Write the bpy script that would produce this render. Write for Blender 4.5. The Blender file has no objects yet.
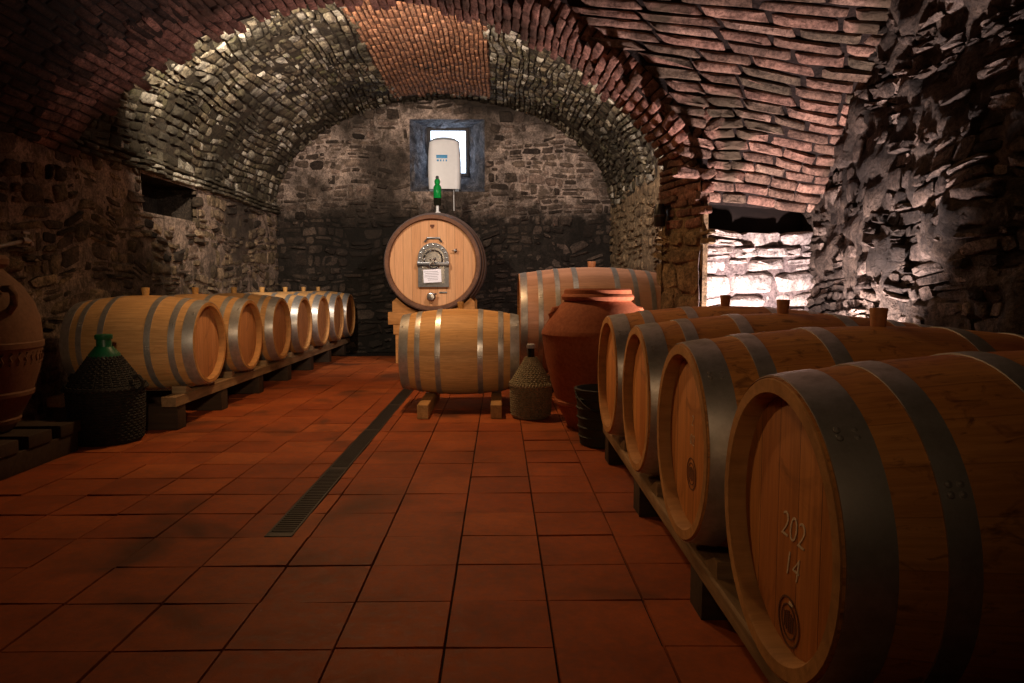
import bpy, bmesh, math, random
import numpy as np
from mathutils import Vector, Matrix
PI = math.pi
random.seed(7)
SC = bpy.context.scene
COL = SC.collection

# ------------------------------------------------------------------ helpers
class MB:
    """collects shapes and links them as ONE mesh object"""
    def __init__(s): s.v = []; s.f = []
    def add(s, vs, fs):
        o = len(s.v); s.v += [tuple(v) for v in vs]; s.f += [tuple(i + o for i in f) for f in fs]
    def box(s, c, size, M=None, ch=0.0, jit=0.0):
        bm = bmesh.new(); bmesh.ops.create_cube(bm, size=1.0)
        for v in bm.verts: v.co = Vector((v.co.x*size[0], v.co.y*size[1], v.co.z*size[2]))
        if ch > 0: bmesh.ops.bevel(bm, geom=bm.edges[:], offset=ch, segments=2, affect='EDGES', profile=.6)
        vs = []
        for v in bm.verts:
            p = v.co.copy()
            if jit: p += Vector([random.uniform(-jit, jit) for _ in range(3)])
            if M: p = M @ p
            vs.append(tuple(p + Vector(c)))
        bm.verts.index_update()
        s.add(vs, [[v.index for v in f.verts] for f in bm.faces]); bm.free()
    def lathe(s, prof, n=48, axis='Z', M=None, closed=False):
        """prof: (radius, height) list; open ends are capped when radius is 0"""
        vs = []; fs = []
        for (r, h) in prof:
            for k in range(n):
                a = 2*PI*k/n
                p = (r*math.cos(a), r*math.sin(a), h) if axis == 'Z' else ((h, r*math.cos(a), r*math.sin(a)) if axis == 'X' else (r*math.sin(a), h, r*math.cos(a)))
                vs.append(tuple(M @ Vector(p)) if M else p)
        m = len(prof)
        for i in range(m if closed else m-1):
            j = (i+1) % m
            for k in range(n):
                l = (k+1) % n
                fs.append((i*n+k, i*n+l, j*n+l, j*n+k))
        s.add(vs, fs)
    def tube(s, pts, r, n=10, cap=True):
        pts = [Vector(p) for p in pts]; vs = []; fs = []
        rr = r if isinstance(r, (list, tuple)) else [r]*len(pts)
        up = Vector((0.13, .31, .94))
        for i, p in enumerate(pts):
            t = (pts[min(i+1, len(pts)-1)] - pts[max(i-1, 0)]).normalized()
            a = t.cross(up)
            if a.length < 1e-3: a = t.cross(Vector((1, 0, 0)))
            a.normalize(); b = t.cross(a)
            for k in range(n):
                w = 2*PI*k/n
                vs.append(p + (a*math.cos(w) + b*math.sin(w))*rr[i])
        for i in range(len(pts)-1):
            for k in range(n):
                l = (k+1) % n
                fs.append((i*n+k, i*n+l, (i+1)*n+l, (i+1)*n+k))
        if cap:
            fs.append(tuple(range(n-1, -1, -1))); fs.append(tuple(range((len(pts)-1)*n, len(pts)*n)))
        s.add(vs, fs)
    def prism(s, poly, y0, y1, M=None):
        """polygon (x,z) extruded along y"""
        n = len(poly)
        vs = [(x, y0, z) for x, z in poly] + [(x, y1, z) for x, z in poly]
        fs = [tuple(range(n)), tuple(range(2*n-1, n-1, -1))] + [(i, i+n, (i+1) % n + n, (i+1) % n) for i in range(n)]
        if M: vs = [tuple(M @ Vector(v)) for v in vs]
        s.add(vs, fs)
    def build(s, name, mat, parent=None, smooth=True, angle=35, loc=None):
        me = bpy.data.meshes.new(name); me.from_pydata(s.v, [], s.f); me.validate()
        bm = bmesh.new(); bm.from_mesh(me); bmesh.ops.recalc_face_normals(bm, faces=bm.faces[:]); bm.to_mesh(me); bm.free()
        if smooth:
            for p in me.polygons: p.use_smooth = True
            me.set_sharp_from_angle(angle=math.radians(angle))
        return link(name, me, mat, parent, loc)

def link(name, me, mat, parent=None, loc=None):
    o = bpy.data.objects.new(name, me); COL.objects.link(o)
    if mat: me.materials.append(mat)
    if parent: o.parent = parent
    if loc: o.location = loc
    return o
def tag(o, label, cat, group=None):
    o['label'] = label; o['category'] = cat
    if group: o['group'] = group
    return o
def thing(name, label, cat, loc=(0, 0, 0), rz=0, group=None):
    o = bpy.data.objects.new(name, None); COL.objects.link(o); o.empty_display_size = .1
    o.location = loc; o.rotation_euler = (0, 0, rz)
    return tag(o, label, cat, group)
def dup(root, loc, rz, label, group=None):
    def cp(o, par):
        c = o.copy(); COL.objects.link(c)
        if par: c.parent = par
        for ch in list(o.children): cp(ch, c)
        return c
    r = cp(root, None); r.location = loc; r.rotation_euler = (0, 0, rz); r['label'] = label
    if group: r['group'] = group
    return r
def struct(o): o['kind'] = 'structure'; return o

# value noise (vectorised)
def _h(i, j, k, seed):
    n = (i*374761393 + j*668265263 + k*2147483647 + seed*1274126177) & 0xffffffff
    n = ((n ^ (n >> 13))*1274126177) & 0xffffffff
    n = n ^ (n >> 16)
    return (n & 0xffff)/65535.0
def vnoise(P, scale, seed=0):
    q = np.asarray(P, float)*scale; i = np.floor(q).astype(np.int64); f = q-i; f = f*f*(3-2*f)
    r = 0
    for a in (0, 1):
        for b in (0, 1):
            for c in (0, 1):
                w = (f[:, 0] if a else 1-f[:, 0])*(f[:, 1] if b else 1-f[:, 1])*(f[:, 2] if c else 1-f[:, 2])
                r = r + w*_h(i[:, 0]+a, i[:, 1]+b, i[:, 2]+c, seed)
    return r*2-1
def fbm(P, scale, oct=4, seed=0):
    r = 0; a = 1.0
    for o in range(oct): r = r + a*vnoise(P, scale*2**o, seed+o); a *= .5
    return r

# ------------------------------------------------------------------ stone & brick surfaces
def normals(P, U, V):
    e = 1e-3
    a = P(U+e, V)-P(U-e, V); b = P(U, V+e)-P(U, V-e)
    n = np.cross(a, b); return n/np.maximum(np.linalg.norm(n, axis=1, keepdims=True), 1e-9)
def stones(name, P, flip, ur, vr, rows, widths, gap, hts, mat, seed=1, round_=.5, jit=.09, warp=.03, skip=None, split=.12, sink=.03, tilt=.15, parent=None, flush=False):
    """rough masonry: every stone a lump of its own shape on the surface P(u, v)"""
    rng = random.Random(seed); L = []
    v = vr[0]
    while v < vr[1]:
        rh = rng.uniform(*rows); u = ur[0] if flush else ur[0]-rng.uniform(0, widths[1])
        while u < ur[1]:
            w = rng.uniform(*widths)
            parts = [(u+w/2, v+rh/2, w, rh)]
            if rng.random() < split and rh > .09: k = rng.uniform(.35, .65); parts = [(u+w/2, v+rh*k/2, w, rh*k), (u+w/2, v+rh*k+rh*(1-k)/2, w, rh*(1-k))]
            for (cu, cv, ww, hh) in parts:
                if skip and skip(cu, cv, ww, hh): continue
                if cu+ww*.3 < ur[0] or cu-ww*.3 > ur[1]: continue
                L.append((cu, cv, ww, hh))
            u += w
        v += rh
    L = np.array(L); n = len(L); rg = np.random.RandomState(seed)
    K = 12; a = np.arange(K)/K*2*PI+PI/K
    c, s_ = np.cos(a), np.sin(a)
    tx = np.sign(c)*np.abs(c)**round_; ty = np.sign(s_)*np.abs(s_)**round_
    rot = rg.uniform(-1, 1, n)*.06*(jit/.09)
    H = rg.uniform(hts[0], hts[1], n)
    tu = rg.uniform(-tilt, tilt, n); tv = rg.uniform(-tilt, tilt, n)
    Us, Vs, Hs = [], [], []
    rad = 1+rg.uniform(-jit, jit, (n, K))
    for sc, hh in ((1.0, None), (.93, .55), (.72, 1.0), (0.0, 1.03)):
        m = K if sc > 0 else 1
        X = (tx if m > 1 else np.zeros(1))[None, :]*sc*(rad if m > 1 else 1)*np.ones((n, 1))
        Y = (ty if m > 1 else np.zeros(1))[None, :]*sc*(rad if m > 1 else 1)*np.ones((n, 1))
        if m > 1: X = X+rg.uniform(-jit, jit, X.shape)*.35; Y = Y+rg.uniform(-jit, jit, Y.shape)*.35
        hw = (L[:, 2]-gap)[:, None]/2; hv = (L[:, 3]-gap)[:, None]/2
        du = X*hw; dv = Y*hv
        Us.append(L[:, 0][:, None]+du-rot[:, None]*dv); Vs.append(L[:, 1][:, None]+dv+rot[:, None]*du)
        if hh is None: Hs.append(np.full((n, m), -sink))
        else: Hs.append(H[:, None]*(hh+tu[:, None]*X+tv[:, None]*Y)*(1+rg.uniform(-1, 1, (n, m))*jit*2.2))
    U = np.concatenate(Us, 1); V = np.concatenate(Vs, 1); Hh = np.concatenate(Hs, 1)
    M_ = U.shape[1]
    U = U.ravel(); V = V.ravel(); Hh = Hh.ravel()
    W = np.stack([U, V, np.zeros_like(U)], 1)
    U2 = U+warp*vnoise(W, 1.7, seed+50); V2 = V+warp*vnoise(W, 1.9, seed+60)
    co = P(U2, V2)+normals(P, U2, V2)*(flip*Hh)[:, None]
    faces = []
    base = []
    for r in range(2):
        for k in range(K):
            l = (k+1) % K
            base.append((r*K+k, r*K+l, (r+1)*K+l, (r+1)*K+k))
    for k in range(K): base.append((2*K+k, 2*K+(k+1) % K, 3*K))
    for i in range(n):
        o = i*M_
        for f in base: faces.append(tuple(x+o for x in (f if flip > 0 else f[::-1])))
    me = bpy.data.meshes.new(name); me.from_pydata(co.tolist(), [], faces)
    me.polygons.foreach_set('use_smooth', [True]*len(me.polygons)); me.set_sharp_from_angle(angle=math.radians(55))
    return link(name, me, mat, parent)
def sheet(name, P, flip, us, vs, mat, amp=.012, scale=6, seed=3, hole=None, depth=0.0, parent=None):
    """the mortar bed behind the stones: a rough surface"""
    us = np.array(us); vs = np.array(vs)
    U, V = np.meshgrid(us, vs); U = U.ravel(); V = V.ravel()
    N = normals(P, U, V); p = P(U, V)
    co = p+N*(flip*(depth+amp*fbm(p, scale, 4, seed)))[:, None]
    nu = len(us); fs = []
    for j in range(len(vs)-1):
        for i in range(nu-1):
            if hole and hole((us[i]+us[i+1])/2, (vs[j]+vs[j+1])/2): continue
            q = (j*nu+i, j*nu+i+1, (j+1)*nu+i+1, (j+1)*nu+i)
            fs.append(q if flip > 0 else q[::-1])
    me = bpy.data.meshes.new(name); me.from_pydata(co.tolist(), [], fs)
    me.polygons.foreach_set('use_smooth', [True]*len(me.polygons))
    return link(name, me, mat, parent)
def lin(a, b, st): return np.linspace(a, b, max(2, int(abs(b-a)/st)+1))

# ------------------------------------------------------------------ materials
class NT:
    def __init__(s, name):
        s.m = bpy.data.materials.new(name); s.m.use_nodes = True; s.t = s.m.node_tree; s.n = s.t.nodes
        s.b = s.n['Principled BSDF']
    def new(s, typ, **kw):
        n = s.n.new(typ)
        for k, v in kw.items(): setattr(n, k, v)
        return n
    def lk(s, a, b): s.t.links.new(a, b)
    def val(s, sock, v):
        if hasattr(v, 'is_output') or isinstance(v, bpy.types.NodeSocket): s.lk(v, sock)
        else: sock.default_value = v
    def noise(s, vec, scale, detail=4, rough=.6, dist=0):
        n = s.new('ShaderNodeTexNoise'); s.lk(vec, n.inputs['Vector'])
        n.inputs['Scale'].default_value = scale; n.inputs['Detail'].default_value = detail; n.inputs['Roughness'].default_value = rough; n.inputs['Distortion'].default_value = dist
        return n.outputs['Fac']
    def ramp(s, fac, stops, interp='LINEAR'):
        n = s.new('ShaderNodeValToRGB'); n.color_ramp.interpolation = interp
        e = n.color_ramp.elements
        if len(stops) == 1: stops = [(0, stops[0][1]), (1, stops[0][1])]
        while len(e) < len(stops): e.new(.5)
        for el, (p, c) in zip(e, stops): el.position = p; el.color = (*c, 1) if len(c) == 3 else c
        s.lk(fac, n.inputs['Fac']); return n.outputs['Color']
    def mix(s, fac, a, b, mode='MIX'):
        n = s.new('ShaderNodeMix', data_type='RGBA', blend_type=mode)
        s.val(n.inputs['Factor'], fac); s.val(n.inputs['A'], a if not isinstance(a, tuple) else (*a, 1)); s.val(n.inputs['B'], b if not isinstance(b, tuple) else (*b, 1))
        return [o for o in n.outputs if o.type == 'RGBA'][0]
    def mixs(s, fac, a, b, mode='MIX'):
        n = s.new('ShaderNodeMix', data_type='RGBA', blend_type=mode)
        i = [x for x in n.inputs if x.type == 'RGBA']
        s.val(n.inputs[0], fac); s.val(i[0], (*a, 1) if isinstance(a, tuple) else a); s.val(i[1], (*b, 1) if isinstance(b, tuple) else b)
        return [o for o in n.outputs if o.type == 'RGBA'][0]
    def math(s, op, a, b=0.0, c=None):
        n = s.new('ShaderNodeMath', operation=op); s.val(n.inputs[0], a); s.val(n.inputs[1], b)
        if c is not None: s.val(n.inputs[2], c)
        return n.outputs[0]
    def mapr(s, v, a, b, c, d):
        n = s.new('ShaderNodeMapRange'); s.lk(v, n.inputs[0])
        for i, x in enumerate((a, b, c, d)): n.inputs[i+1].default_value = x
        return n.outputs[0]
    def bump(s, h, strength=.5, dist=.01):
        n = s.new('ShaderNodeBump'); n.inputs['Strength'].default_value = strength; n.inputs['Distance'].default_value = dist
        s.lk(h, n.inputs['Height']); s.lk(n.outputs[0], s.b.inputs['Normal'])
    def set(s, color=None, rough=None, metal=None, spec=None):
        if color is not None: s.val(s.b.inputs['Base Color'], (*color, 1) if isinstance(color, tuple) else color)
        if rough is not None: s.val(s.b.inputs['Roughness'], rough)
        if metal is not None: s.b.inputs['Metallic'].default_value = metal
        if spec is not None: s.b.inputs['Specular IOR Level'].default_value = spec
        return s.m
    def geo(s, out='Position'): return s.new('ShaderNodeNewGeometry').outputs[out]
    def obj(s): return s.new('ShaderNodeTexCoord').outputs['Object']
    def rnd(s): return s.new('ShaderNodeObjectInfo').outputs['Random']

def mat_stone(name, cols, dark=.35, stain=None, stain_scale=.8, stain_lo=.5, stain_hi=.62, spots=None, bump=.6, fine=38, spot_lo=.6, dark_bands=None):
    """masonry: tone per stone, mottling, soot / moss / lime in patches of their own"""
    t = NT(name); pos = t.geo(); isl = t.geo('Random Per Island')
    n = len(cols); base = t.ramp(isl, [(i/max(1, n-1), c) for i, c in enumerate(cols)], 'LINEAR')
    mott = t.noise(pos, 9, 8, .75, .4)
    c = t.mixs(1.0, base, t.ramp(mott, [(.32, (dark*.7, dark*.7, dark*.7)), (.48, (.8, .79, .78)), (.66, (1.5, 1.46, 1.4))]), 'MULTIPLY')
    grit = t.noise(pos, 42, 6, .8)
    c = t.mixs(1.0, c, t.ramp(grit, [(.36, (.38, .37, .36)), (.56, (1.15, 1.14, 1.12))]), 'MULTIPLY')
    if spots: c = t.mixs(t.mapr(t.noise(pos, 7, 5, .75, .6), spot_lo, spot_lo+.1, 0, .85), c, spots)
    if stain: c = t.mixs(t.mapr(t.noise(pos, stain_scale, 3, .55), stain_lo, stain_hi, 0, .88), c, stain)
    if dark_bands:   # colour goes darker below (or above) a ragged height line
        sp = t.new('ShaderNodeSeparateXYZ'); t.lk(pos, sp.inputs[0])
        for (za, zb, amt, col) in dark_bands:
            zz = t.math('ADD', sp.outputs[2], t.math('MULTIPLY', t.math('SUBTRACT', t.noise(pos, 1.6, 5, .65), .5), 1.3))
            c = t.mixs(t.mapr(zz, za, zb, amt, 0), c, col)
    t.set(c, .88, 0, .25)
    h = t.math('ADD', t.noise(pos, fine, 6, .7), t.math('MULTIPLY', mott, 1.4))
    t.bump(h, bump*1.4, .022)
    return t.m
def mat_plain(name, col, rough=.6, metal=0, bumpy=0, scale=60, var=.25, spec=.5, emit=None, es=1):
    t = NT(name); p = t.obj(); n = t.noise(p, scale, 4, .6)
    lo = tuple(x*(1-var) for x in col); hi = tuple(min(1, x*(1+var)) for x in col)
    t.set(t.ramp(n, [(.3, lo), (.7, hi)]), rough, metal, spec)
    if bumpy: t.bump(n, bumpy, .004)
    return t.m
def mat_staves(name, cols, N=26, knots=.6, stain=None, grain=.35):
    """barrel body: staves round the X axis, long grain, dark joints"""
    t = NT(name); p = t.obj(); sep = t.new('ShaderNodeSeparateXYZ'); t.lk(p, sep.inputs[0])
    x, y, z = sep.outputs
    ang = t.math('ARCTAN2', z, y)
    k = t.math('ADD', t.math('MULTIPLY', ang, N/(2*PI)), .37)
    idx = t.math('FLOOR', k); fr = t.math('FRACT', k)
    wn = t.new('ShaderNodeTexWhiteNoise', noise_dimensions='2D')
    cb = t.new('ShaderNodeCombineXYZ'); t.lk(idx, cb.inputs[0]); t.lk(t.math('MULTIPLY', t.rnd(), 91.7), cb.inputs[1]); t.lk(cb.outputs[0], wn.inputs['Vector'])
    c = t.ramp(wn.outputs['Value'], [(i/(len(cols)-1), q) for i, q in enumerate(cols)])
    gc = t.new('ShaderNodeCombineXYZ'); t.lk(t.math('MULTIPLY', x, 2.2), gc.inputs[0]); t.lk(t.math('MULTIPLY', ang, 9.0), gc.inputs[1]); t.lk(t.math('ADD', t.math('MULTIPLY', wn.outputs['Value'], 30), t.math('MULTIPLY', t.rnd(), 55)), gc.inputs[2])
    g = t.noise(gc.outputs[0], 3.2, 7, .65, .3)
    c = t.mixs(1.0, c, t.ramp(g, [(.25, (1-grain, 1-grain*1.15, 1-grain*1.3)), (.7, (1.1, 1.08, 1.05))]), 'MULTIPLY')
    # dark toasted knots along the stave ends
    gk = t.new('ShaderNodeCombineXYZ'); t.lk(t.math('MULTIPLY', x, 9), gk.inputs[0]); t.lk(t.math('MULTIPLY', ang, 5.5), gk.inputs[1]); t.lk(t.math('MULTIPLY', t.rnd(), 40), gk.inputs[2])
    kn = t.noise(gk.outputs[0], 1.7, 4, .6, .8)
    c = t.mixs(t.mapr(kn, knots, knots+.14, 0, .75), c, (.09, .032, .012))
    if stain:
        s1 = t.noise(p, 2.3, 4, .6, .4)
        m1 = t.math('MULTIPLY', t.mapr(s1, .42, .62, 0, .65), t.mapr(z, .12, .34, 0, 1))
        c = t.mixs(m1, c, stain)
    joint = t.math('LESS_THAN', t.math('ABSOLUTE', t.math('SUBTRACT', fr, .5)), .485)
    c = t.mixs(t.math('MAXIMUM', joint, .72), (.06, .025, .01), c)
    t.set(c, t.mapr(g, .2, .8, .5, .68), 0, .3)
    t.bump(t.math('ADD', t.math('MULTIPLY', g, .5), joint), .25, .003)
    return t.m
def mat_boards(name, cols, N=9, R=.3, grain=.35, axis='y', streak=.6):
    """barrel head: upright boards with fine grain"""
    t = NT(name); p = t.obj(); sep = t.new('ShaderNodeSeparateXYZ'); t.lk(p, sep.inputs[0])
    y = sep.outputs[{'x': 0, 'y': 1}[axis]]; z = sep.outputs[2]
    k = t.math('ADD', t.math('MULTIPLY', y, N/(2*R)), 40.43); idx = t.math('FLOOR', k); fr = t.math('FRACT', k)
    wn = t.new('ShaderNodeTexWhiteNoise', noise_dimensions='2D'); cb = t.new('ShaderNodeCombineXYZ')
    t.lk(idx, cb.inputs[0]); t.lk(t.math('MULTIPLY', t.rnd(), 77.3), cb.inputs[1]); t.lk(cb.outputs[0], wn.inputs['Vector'])
    c = t.ramp(wn.outputs['Value'], [(i/(len(cols)-1), q) for i, q in enumerate(cols)])
    gc = t.new('ShaderNodeCombineXYZ'); t.lk(t.math('MULTIPLY', y, 42), gc.inputs[0]); t.lk(t.math('MULTIPLY', z, 2.6), gc.inputs[1]); t.lk(t.math('MULTIPLY', t.math('ADD', wn.outputs['Value'], t.rnd()), 30), gc.inputs[2])
    g = t.noise(gc.outputs[0], 1.6, 6, .62, .25)
    c = t.mixs(1.0, c, t.ramp(g, [(.25, (1-grain, 1-grain*1.15, 1-grain*1.3)), (.7, (1.1, 1.07, 1.03))]), 'MULTIPLY')
    sp = t.noise(p, 5, 4, .6, 1.0)
    c = t.mixs(t.mapr(sp, streak, streak+.15, 0, .6), c, (.12, .04, .014))
    joint = t.math('LESS_THAN', t.math('ABSOLUTE', t.math('SUBTRACT', fr, .5)), .488)
    c = t.mixs(joint, (.08, .03, .012), c)
    t.set(c, .55, 0, .3); t.bump(t.math('ADD', t.math('MULTIPLY', g, .4), joint), .2, .003)
    return t.m
def mat_timber(name, col, dark=.5, axis=1, scale=3.0, rough=.75):
    t = NT(name); p = t.obj(); m = t.new('ShaderNodeMapping'); sc = [26, 26, 26]; sc[axis] = 2.2
    m.inputs['Scale'].default_value = sc; t.lk(p, m.inputs['Vector'])
    g = t.noise(m.outputs[0], scale*.4, 7, .65, .6); n2 = t.noise(p, 4, 4, .6)
    c = t.ramp(g, [(.28, tuple(x*dark for x in col)), (.7, col)])
    c = t.mixs(1.0, c, t.ramp(n2, [(.3, (.6, .58, .55)), (.7, (1.12, 1.1, 1.08))]), 'MULTIPLY')
    t.set(c, rough, 0, .25); t.bump(g, .35, .004); return t.m
def mat_wicker(name, c0, c1, nv=40, pitch=.018):
    t = NT(name); p = t.obj(); sep = t.new('ShaderNodeSeparateXYZ'); t.lk(p, sep.inputs[0]); x, y, z = sep.outputs
    n = t.noise(p, 35, 4, .6); c = t.ramp(n, [(.3, c0), (.7, c1)])
    t.set(c, .8, 0, .2); t.bump(n, .4, .003); return t.m

M = {}
M['oak'] = mat_staves('oak_staves', [(.50, .275, .105), (.60, .35, .15), (.54, .305, .12), (.64, .385, .175)], 26, .66)
M['oak_red'] = mat_staves('old_oak_staves', [(.48, .20, .052), (.56, .255, .074), (.52, .22, .06), (.59, .28, .088)], 24, .55, stain=(.30, .055, .05))
M['oak_pink'] = mat_staves('pinkish_oak_staves', [(.44, .235, .15), (.50, .275, .18), (.40, .21, .13), (.53, .31, .21)], 34, .8, grain=.25)
M['oak_head'] = mat_boards('oak_head', [(.44, .20, .085), (.52, .25, .11), (.47, .22, .09), (.56, .28, .13)], 8, .3)
M['oak_head_old'] = mat_boards('old_oak_head', [(.62, .27, .075), (.46, .17, .045), (.66, .31, .09), (.56, .22, .062)], 6, .3, .35)
M['rim'] = mat_timber('stave_ends', (.55, .28, .10), .6, 0)
M['cask_head'] = mat_boards('cask_head', [(.55, .27, .12), (.60, .31, .15), (.50, .24, .10), (.63, .34, .17)], 11, .6, .18, 'x', .8)
M['cask_body'] = mat_timber('cask_staves', (.30, .15, .075), .55, 1)
M['cask_rim'] = mat_timber('cask_rim', (.20, .095, .055), .6, 1)
M['cask_hoop'] = mat_plain('brown_painted_hoop', (.085, .05, .045), .45, .3, .1)
t = NT('galvanised_hoop'); p = t.obj(); n = t.noise(p, 22, 5, .7)
M['hoop'] = t.set(t.ramp(n, [(.3, (.33, .315, .30)), (.7, (.56, .545, .54))]), t.mapr(n, .3, .7, .46, .34), .72); t.bump(n, .12, .002)
M['bung'] = mat_plain('bung', (.34, .13, .045), .6, 0, .1)
M['bung_pale'] = mat_plain('pale_bung', (.5, .27, .08), .6, 0, .1)
M['chalk'] = mat_plain('chalk', (.62, .50, .36), .9, 0, 0, 180, .35)
M['brand'] = mat_plain('burnt_mark', (.11, .035, .013), .8)
M['steel'] = mat_plain('stainless', (.55, .55, .57), .22, 1.0, .05, 30, .25)
M['steel_dark'] = mat_plain('dark_steel', (.16, .16, .17), .35, 1.0, .05)
M['paper'] = mat_plain('paper', (.86, .84, .93), .8, 0, 0, 90, .06)
M['ink'] = mat_plain('ink', (.10, .08, .12), .8)
M['stand'] = mat_timber('orange_timber', (.58, .26, .075), .6, 0)
M['rail'] = mat_timber('rail_timber', (.50, .27, .10), .5, 1)
M['rack'] = mat_timber('rack_timber', (.32, .20, .105), .45, 1)
M['rack_pale'] = mat_timber('rack_cross_timber', (.30, .20, .11), .45, 0)
M['rack_dark'] = mat_timber('rack_block', (.055, .034, .02), .5, 0)
M['lintel'] = mat_timber('black_lintel', (.014, .008, .006), .4, 0)
M['wicker'] = mat_wicker('straw_weave', (.17, .135, .08), (.29, .24, .15))
M['wicker_dark'] = mat_wicker('dark_weave', (.010, .009, .008), (.024, .021, .018))
M['black_plastic'] = mat_plain('black_plastic', (.012, .012, .013), .5)
M['grey_cap'] = mat_plain('grey_cap', (.30, .30, .31), .45)
M['green_cap'] = mat_plain('green_plastic', (.003, .075, .03), .35)
M['bottle_dark'] = mat_plain('dark_bottle_glass', (.012, .013, .008), .08)
t = NT('green_glass'); t.set((.01, .42, .08), .06); t.b.inputs['Transmission Weight'].default_value = .45; M['green_glass'] = t.m
M['white_plastic'] = mat_plain('white_plastic', (.90, .89, .90), .38, 0, 0, 20, .03)
M['grey_lid'] = mat_plain('grey_lid', (.13, .16, .20), .4)
M['blue'] = mat_plain('blue_panel', (.02, .30, .62), .4)
M['white_tube'] = mat_plain('white_tube', (.75, .75, .76), .35)
M['bucket'] = mat_plain('dark_green_tub', (.018, .020, .014), .7, 0, .2)
M['copper'] = mat_plain('dull_pipe', (.34, .27, .22), .4, .8)
M['lamp_black'] = mat_plain('lamp_black', (.012, .012, .013), .4)
M['iron'] = mat_plain('iron_grate', (.018, .012, .009), .6, .3, .2)
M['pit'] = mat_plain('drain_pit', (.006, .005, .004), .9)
M['frame'] = mat_timber('window_frame', (.10, .085, .08), .6, 2)
# terracotta
t = NT('terracotta'); p = t.obj(); n1 = t.noise(p, 3.2, 5, .65); n2 = t.noise(p, 45, 4, .6)
c = t.ramp(n1, [(.3, (.20, .050, .020)), (.55, (.31, .085, .032)), (.75, (.38, .13, .056))])
t.set(t.mixs(.35, c, t.ramp(n2, [(.3, (.18, .05, .02)), (.7, (.46, .17, .08))])), .8, 0, .25); t.bump(n2, .25, .004); M['terracotta'] = t.m
t = NT('pale_terracotta'); p = t.obj(); n1 = t.noise(p, 3.2, 5, .65); n2 = t.noise(p, 45, 4, .6)
c = t.ramp(n1, [(.3, (.11, .05, .025)), (.75, (.19, .095, .05))])
t.set(t.mixs(.3, c, t.ramp(n2, [(.3, (.08, .036, .02)), (.7, (.22, .12, .065))])), .8, 0, .25); t.bump(n2, .25, .004); M['terracotta_pale'] = t.m
# floor tiles
t = NT('terracotta_tile'); pos = t.geo(); isl = t.geo('Random Per Island')
c = t.ramp(isl, [(0, (.25, .056, .012)), (.35, (.33, .080, .018)), (.7, (.29, .063, .013)), (1, (.38, .10, .024))])
n1 = t.noise(pos, 2.1, 5, .7); n2 = t.noise(pos, 28, 5, .7); n3 = t.noise(pos, 1.25, 3, .6, .5)
c = t.mixs(1, c, t.ramp(n1, [(.3, (.62, .58, .55)), (.7, (1.2, 1.16, 1.1))]), 'MULTIPLY')
c = t.mixs(t.mapr(n3, .55, .68, 0, .72), c, (.045, .020, .010))
c = t.mixs(1, c, t.ramp(n2, [(.3, (.72, .7, .68)), (.7, (1.12, 1.1, 1.08))]), 'MULTIPLY')
t.set(c, t.mapr(n2, .3, .7, .62, .82), 0, .22); t.bump(n2, .25, .004); M['tile'] = t.m
M['grout'] = mat_stone('grout', [(.016, .009, .006)], .5)

M['st_back'] = mat_stone('back_wall_stone', [(.025, .018, .015), (.24, .175, .135), (.045, .032, .025), (.38, .27, .22), (.07, .05, .04), (.34, .25, .20), (.05, .036, .03)], .3, stain=(.035, .026, .02), stain_scale=.75, stain_lo=.5, stain_hi=.62, spots=(.33, .25, .20), spot_lo=.62, dark_bands=[(2.0, 2.4, .62, (.012, .009, .007)), (3.75, 3.45, .85, (.03, .021, .014))])
M['mo_back'] = mat_stone('back_wall_mortar', [(.52, .40, .34)], .35, stain=(.03, .022, .016), stain_scale=.75, stain_lo=.46, stain_hi=.6, spots=(.12, .085, .06), spot_lo=.5, dark_bands=[(2.0, 2.35, .95, (.010, .008, .006)), (3.75, 3.45, .92, (.02, .014, .010))])
M['st_left'] = mat_stone('left_wall_stone', [(.03, .022, .016), (.25, .18, .11), (.06, .043, .03), (.36, .26, .17), (.045, .034, .026), (.22, .15, .11)], .35, stain=(.03, .022, .016), stain_scale=.6, stain_lo=.56, stain_hi=.66)
M['mo_left'] = mat_stone('left_wall_mortar', [(.34, .25, .20)], .4, stain=(.03, .022, .016), stain_scale=.6, stain_lo=.5, stain_hi=.62, spots=(.09, .065, .045), spot_lo=.52)
M['st_vault'] = mat_stone('vault_stone', [(.05, .037, .024), (.20, .155, .10), (.07, .055, .035), (.40, .34, .25), (.10, .085, .045), (.66, .60, .50), (.05, .038, .025), (.14, .11, .065)], .25, stain=(.028, .021, .012), stain_scale=1.0, stain_lo=.46, stain_hi=.6, spots=(.085, .08, .03), spot_lo=.56)
M['mo_vault'] = mat_stone('vault_mortar', [(.05, .037, .024)], .5)
M['br_orange'] = mat_stone('orange_brick', [(.34, .16, .085), (.42, .20, .11), (.37, .175, .095), (.46, .24, .14)], .55)
M['mo_orange'] = mat_stone('brick_mortar', [(.20, .10, .06)], .6)
M['br_soffit'] = mat_stone('arch_brick', [(.25, .115, .085), (.34, .175, .135), (.20, .10, .075), (.30, .155, .12), (.15, .09, .065)], .35, stain=(.06, .034, .022), stain_scale=1.2, stain_lo=.5, stain_hi=.64)
M['br_shaded'] = mat_stone('shaded_arch_brick', [(.075, .04, .03), (.11, .062, .048), (.05, .03, .024), (.09, .055, .042)], .35, stain=(.02, .014, .011), stain_scale=1.1, stain_lo=.48, stain_hi=.62)  # arch brick recoloured darker: the vault's unlit look put into the colour
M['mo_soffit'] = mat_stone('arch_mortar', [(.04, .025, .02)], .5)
M['br_front'] = mat_stone('front_vault_brick', [(.24, .13, .10), (.34, .20, .155), (.17, .105, .08), (.29, .16, .125), (.11, .085, .06), (.38, .24, .19)], .35, stain=(.075, .055, .035), stain_scale=2.1, stain_lo=.58, stain_hi=.68)
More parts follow.
